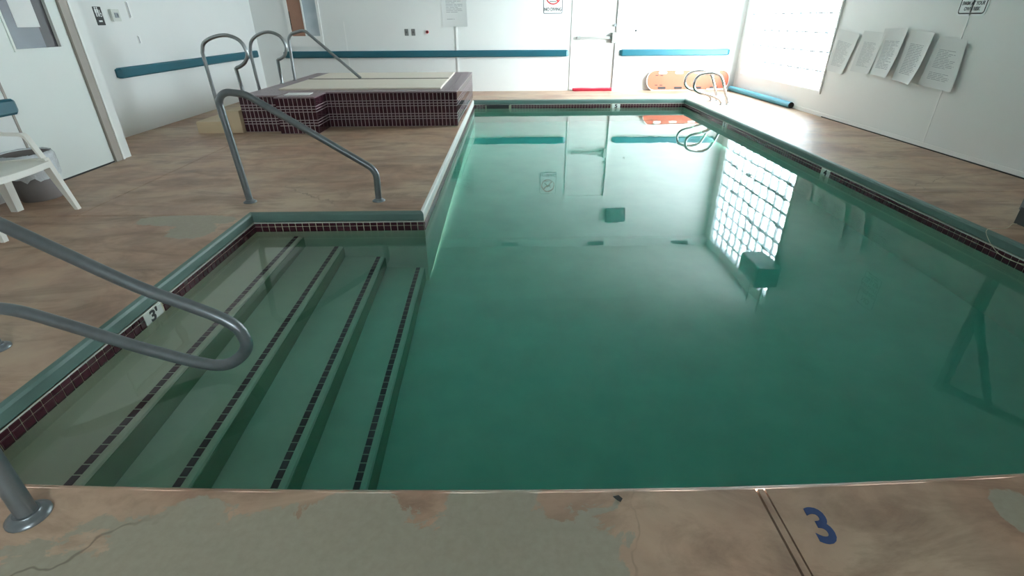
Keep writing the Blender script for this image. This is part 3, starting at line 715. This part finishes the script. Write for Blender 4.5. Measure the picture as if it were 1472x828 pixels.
c = Vector((-1.495, YB, 1.11)); o = plate('stop_button', c, (1, 0, 0), (0, -1, 0), .075, .085, 'sign', 'small red and black button on the back wall', 'button', .012)
MB().tube([c+Vector((0, -.004, 0)), c+Vector((0, -.018, 0))], .028, 18).build('button_cap', 'red_print', o)
MB().tube([c+Vector((0, -.018, 0)), c+Vector((0, -.022, 0))], .019, 18).build('button_centre', 'black', o)
c = Vector((2.655, YB, 1.11)); o = plate('wall_hook', c, (1, 0, 0), (0, -1, 0), .04, .035, 'darkgrey', 'tiny dark hook on the wall right of the exit door', 'hook', .005)
MB().tube(fillet([c+Vector((0, -.004, 0)), c+Vector((0, -.03, -.005)), c+Vector((.01, -.03, .02))], .01), .006, 8).build('hook_arm', 'darkgrey', o)

def sheet(name, corners, nrm, label, group, curl, lines, side=.0, ink='pale_print', seed=0, blocks=((.22, .86),)):
    """paper sheet: corners TL,TR,BR,BL on the wall; lower edge and right side lift off"""
    TL, TR, BR, BL = map(Vector, corners); nrm = Vector(nrm); rnd = random.Random(seed)
    def S(u, v, e=0):
        b = TL*(1-u)*(1-v)+TR*u*(1-v)+BR*u*v+BL*(1-u)*v
        lift = .006+curl*(v**3)*(.25+.75*u**2)+side*(u**4)*(1-.3*v)+.006*math.sin(3*u+2*v+seed)
        return b+nrm*(lift+e)
    root = empty(name, (BL+BR)/2, label, 'paper', group)
    m = MB(); m.grid(lambda u, v: S(u, v), 10, 14); m.build('sheet', 'notice_paper', root)
    m = MB()
    for (a, b) in blocks:
        k = int((b-a)*lines)
        for i in range(k):
            v = a+(b-a)*i/k; u1 = .84-rnd.random()*(.35 if rnd.random() < .3 else .1); u0 = .18
            while u0 < u1:
                u2 = min(u1, u0+.10+rnd.random()*.2)
                m.grid(lambda u, w: S(u0+(u2-u0)*u, v+w*.010, .0012), 3, 1); u0 = u2+.025
    if m.v: tag(m.build('print', ink, root), kind='stuff')
    return root
pap = [([(1206, 40), (1238, 50), (1212, 107), (1188, 101)], .01, .02, 'leftmost of five notices on the right wall, next to the window'),
       ([(1244, 44), (1274, 47), (1250, 107), (1222, 102)], .01, .005, 'second notice from the glass block window on the right wall'),
       ([(1273, 41), (1309, 40), (1281, 112), (1250, 106)], .05, .02, 'middle one of the five notices on the right wall'),
       ([(1310, 42), (1349, 47), (1317, 122), (1284, 114)], .07, .03, 'fourth notice on the right wall with a curling lower corner'),
       ([(1351, 52), (1394, 58), (1371, 133), (1321, 121)], .03, .01, 'rightmost and largest of the notices on the right wall')]
for i, (c4, cu, sd, lab) in enumerate(pap):
    sheet('notice_sheet', [at_x(*q, XR-.004-.001*i) for q in c4], N_, lab, 'notices on the right wall', cu, 34, sd, 'pale_notice' if i < 2 else 'notice_print', i+1, ((.26, .86),) if i != 4 else ((.24, .62), (.70, .86)))
sheet('notice_sheet', [(-1.20, YB, 1.88), (-.70, YB, 1.88), (-.69, YB, 1.20), (-1.175, YB, 1.20)], (0, -1, 0), 'white notice on the back wall above the spa', None, .03, 26, .01, 'pale_print', 9, ((.12, .66), (.80, .84)))
# fittings high on the walls (the water mirrors them)
eb = empty('emergency_light', (2.57, YB, 2.28), 'grey box high on the back wall right of the exit door, mirrored in the water', 'light')
MB().cham((2.57, YB-.06, 2.43), (.215, 0, 0), (0, 0, .145), (0, -.06, 0), .015).build('housing', 'darkgrey', eb)
for x in (2.46, 2.68): MB().lathe((x, YB-.14, 2.30), [(.02, .0), (.05, .01), (.05, .04), (.03, .06)], 16).build('lamp_head', 'midgrey', eb)
hb = empty('unit_heater', (4.62, 8.25, 2.22), 'dark box hung at the top corner of the glass block window', 'heater')
MB().cham((4.58, 8.22, 2.40), (0, .36, 0), (0, 0, .19), (-.20, 0, 0), .02).build('housing', 'darkgrey', hb)
m = MB()
for k in range(6): m.box(4.372, 4.379, 7.92, 8.52, 2.26+k*.05, 2.285+k*.05)
m.build('louvre', 'midgrey', hb)
MB().box(4.60, 4.62, 8.0, 8.02, 2.59, ZC).box(4.60, 4.62, 8.42, 8.44, 2.59, ZC).build('hanger', 'midgrey', hb)

# ------------------------------------------------------------------ things on the deck
# rescue backboard on its long edge, leaning on the wall
def stadium(cx, cz, w, h, r, k=8):
    out = []
    for sx, sz, a0 in ((1, 1, 0), (-1, 1, 90), (-1, -1, 180), (1, -1, 270)):
        out += [(cx+sx*(w/2-r)+r*math.cos(math.radians(a0+90*i/k)), cz+sz*(h/2-r)+r*math.sin(math.radians(a0+90*i/k))) for i in range(k+1)]
    return out
tilt = .12
def lean(x, z, off=0): return Vector((x, YB-.10+z*tilt-off, z+.004))
bb = empty('rescue_backboard', (3.81, YB-.08, 0), 'orange rescue backboard leaning against the back wall', 'backboard')
MB().prism([lean(x, z) for x, z in stadium(3.81, .19, 1.70, .38, .17)], (0, .035, 0)).build('board', 'orange', bb)
for x in (3.28, 3.62, 4.02, 4.36):
    for z, hh in ((.045, .022), (.335, .022)):
        MB().prism([lean(a, b, .003) for a, b in stadium(x, z, .17, hh*2, .02, 4)], (0, .003, 0)).build('hand_slot', 'dark_gap' if z < .2 else 'white_paint', bb)
for x in (3.16, 3.26):
    for z in (.10, .285): MB().prism([lean(a, b, .003) for a, b in stadium(x, z, .06, .014, .006, 3)], (0, .003, 0)).build('pin_hole', 'dark_gap', bb)
m = MB(); so = stadium(3.81, .19, 1.70, .38, .17)
m.tube([lean(x, z, .004) for x, z in so+so[:1]], .008, 6, False); m.build('edge_trim', 'white_paint', bb)
tag(MB().tube([(4.20, YB-.16, .022), (4.76, YB-.16, .022)], .020, 10).build('white_pole', 'plastic'), 'short white pole on the floor under the orange backboard', 'pole')
fp = empty('foam_tube', (4.70, 9.9, 0), 'light blue tube lying along the foot of the right wall', 'tube')
MB().tube([(4.66, 11.08, .05), (4.70, 10.2, .05), (4.735, 8.74, .05)], .048, 14).build('tube_body', 'pole_blue', fp)
MB().lathe((4.7355, 8.738, .05), [(.001, 0)], 3) 
MB().tube([(4.735, 8.74, .05), (4.7353, 8.728, .05)], .046, 14).build('end_cap', 'dark_gap', fp)
mt = empty('rolled_mat', (1.84, YB-.06, 0), 'thin red rolled mat on the floor at the back door', 'mat')
MB().tube(catmull([(1.43, YB-.06, .03), (1.6, YB-.065, .034), (1.85, YB-.06, .03), (2.05, YB-.068, .034), (2.25, YB-.06, .03)], 4), .028, 10).build('roll', 'red_mat', mt)
MB().box(1.45, 2.24, YB-.125, YB-.06, .0, .008).build('flap', 'red_mat', mt)

# waste bin with liner
bn = empty('waste_bin', (-3.945, 4.27, 0), 'grey waste bin with a clear plastic liner beside the left door', 'bin')
MB().lathe((-3.945, 4.27, 0), [(.15, 0), (.155, .01), (.185, .37), (.178, .37), (.15, .03), (.01, .03)], 28, .9, 1.0).build('bin_body', 'bin', bn)
m = MB(); sg = 40; vs = []; rnd = random.Random(3)
jit = [[rnd.uniform(-1, 1) for k in range(sg)] for i in range(6)]
for i, (r, z) in enumerate(((.172, .34), (.184, .405), (.192, .415), (.202, .38), (.204, .30), (.198, .20))):
    for k in range(sg):
        a = 2*math.pi*k/sg; rr = r+.007*jit[i][k]*(1 if i > 2 else .3); zz = z+(.022*jit[5][k] if i == 5 else .004*jit[i][k])
        vs.append((-3.945+.9*rr*math.cos(a), 4.27+1.0*rr*math.sin(a), zz*.92))
m.add(vs, [(i*sg+k, i*sg+(k+1) % sg, (i+1)*sg+(k+1) % sg, (i+1)*sg+k) for i in range(5) for k in range(sg)], True)
m.build('liner', 'liner', bn)

# resin armchair facing the pool
ch = empty('patio_chair', (-3.63, 3.61, 0), 'white moulded plastic armchair on the left deck', 'chair')
xf, xb, ya, yb, zs = -3.47, -3.85, 3.90, 3.33, .40
def taper(p0, p1, a0, a1):
    p0, p1 = Vector(p0), Vector(p1); q = MB()
    vs = [p0+Vector((i*a0[0], j*a0[1], 0)) for i, j in ((-1, -1), (1, -1), (1, 1), (-1, 1))]+[p1+Vector((i*a1[0], j*a1[1], 0)) for i, j in ((-1, -1), (1, -1), (1, 1), (-1, 1))]
    return q.add(vs, [(3, 2, 1, 0), (4, 5, 6, 7)]+[(k, (k+1) % 4, (k+1) % 4+4, k+4) for k in range(4)])
MB().grid(lambda u, v: (xb+(xf+.03-xb)*u, yb+(ya-yb)*v, zs-.012+.03*u-.02*math.sin(math.pi*v)*(1-.4*u)-.02*max(0, u-.85)/.15), 10, 8).build('seat', 'plastic', ch)
MB().grid(lambda u, v: (xf+.03-.005*(1-u), yb+(ya-yb)*v, zs-.002-.045*u-.02*math.sin(math.pi*v)*.5), 2, 8).build('seat_apron', 'plastic', ch)
MB().obox(((xf+xb)/2+.01, ya-.005, zs-.012), ((xf-xb)/2, 0, .012), (0, .012, 0), (0, 0, .022)).build('side_rail', 'plastic', ch)
MB().obox(((xf+xb)/2+.01, yb+.005, zs-.012), ((xf-xb)/2, 0, .012), (0, .012, 0), (0, 0, .022)).build('side_rail', 'plastic', ch)
for y, s in ((ya, 1), (yb, -1)):
    taper((xf+.05, y+.055*s, 0), (xf-.015, y+.0*s, zs+.02), (.014, .018), (.034, .022)).build('leg', 'plastic', ch)
    taper((xb-.02, y+.02*s, 0), (xb+.02, y-.03*s, zs), (.026, .03), (.04, .035)).build('leg', 'plastic', ch)
    arm = fillet([(xf-.012, y+.01*s, zs+.0), (xf-.085, y+.02*s, .585), (xf-.30, y+.03*s, .590), (xb-.06, y+.0*s, .70)], [0, .05, .08, 0], 6)
    m = MB(); vs = []
    for i, q in enumerate(arm):
        w = .026; vs += [q+Vector((0, -w, -.006)), q+Vector((0, w, -.006)), q+Vector((.008, w*.85, .012)), q+Vector((.008, -w*.85, .012))]
    n_ = len(arm); m.add(vs, [(i*4+k, i*4+(k+1) % 4, i*4+4+(k+1) % 4, i*4+4+k) for i in range(n_-1) for k in range(4)]+[(3, 2, 1, 0), tuple(range(4*n_-4, 4*n_))], False)
    m.build('arm', 'plastic', ch)
for k in range(5):
    y = yb+.07+(ya-yb-.14)*k/4
    MB().prism([(xb-.005, y-.035, zs), (xb-.005, y+.035, zs), (xb-.125, y+.035, .83), (xb-.125, y-.035, .83)], (.014, 0, 0)).build('back_slat', 'plastic', ch)
MB().prism([(xb-.122, yb+.02, .81), (xb-.122, ya-.02, .81), (xb-.14, ya-.08, .90), (xb-.142, (ya+yb)/2, .92), (xb-.14, yb+.08, .90)], (.016, 0, 0)).build('back_top', 'plastic', ch)

# pool lift on the right deck (mostly outside the frame, mirrored in the water)
pl = empty('pool_lift', (3.74, 3.42, 0), 'grey pool lift standing on the right deck at the frame edge', 'pool lift')
MB().cham((3.83, 3.33, .07), (.13, 0, 0), (0, .10, 0), (0, 0, .07), .02).build('lift_base', 'darkgrey', pl)
MB().box(3.70, 3.76, 3.38, 3.44, .1, 1.20).build('mast', 'midgrey', pl)
MB().tube([(3.73, 3.41, 1.17), (3.70, 2.72, .97), (3.68, 2.3, .86)], .03, 12).build('boom', 'midgrey', pl)
MB().tube([(3.72, 3.38, .45), (3.71, 2.98, 1.03)], [.035, .025], 12).build('actuator', 'darkgrey', pl)
MB().obox((3.70, 2.30, .50), (.20, 0, 0), (0, .2, 0), (0, 0, .02)).obox((3.70, 2.12, .72), (.20, 0, 0), (0, .02, 0), (0, 0, .2)).build('seat', 'midgrey', pl)
MB().tube([(3.68, 2.3, .86), (3.69, 2.3, .5)], .02, 10).build('seat_hanger', 'midgrey', pl)
cp = catmull([at_z(1462, 322, .006), at_z(1455, 322, .006), at_z(1446, 328, .006), Vector((PR+.005, 3.30, .004)), Vector((PR-.015, 3.24, -.05)), Vector((PR-.02, 3.12, -.105)), Vector((PR-.03, 2.96, -.10)), Vector((PR-.02, 2.8, -.06))], 5)
tag(MB().tube(cp, .002, 6).build('cord', 'rope'), 'thin pale cord hanging over the right pool edge', 'cord')
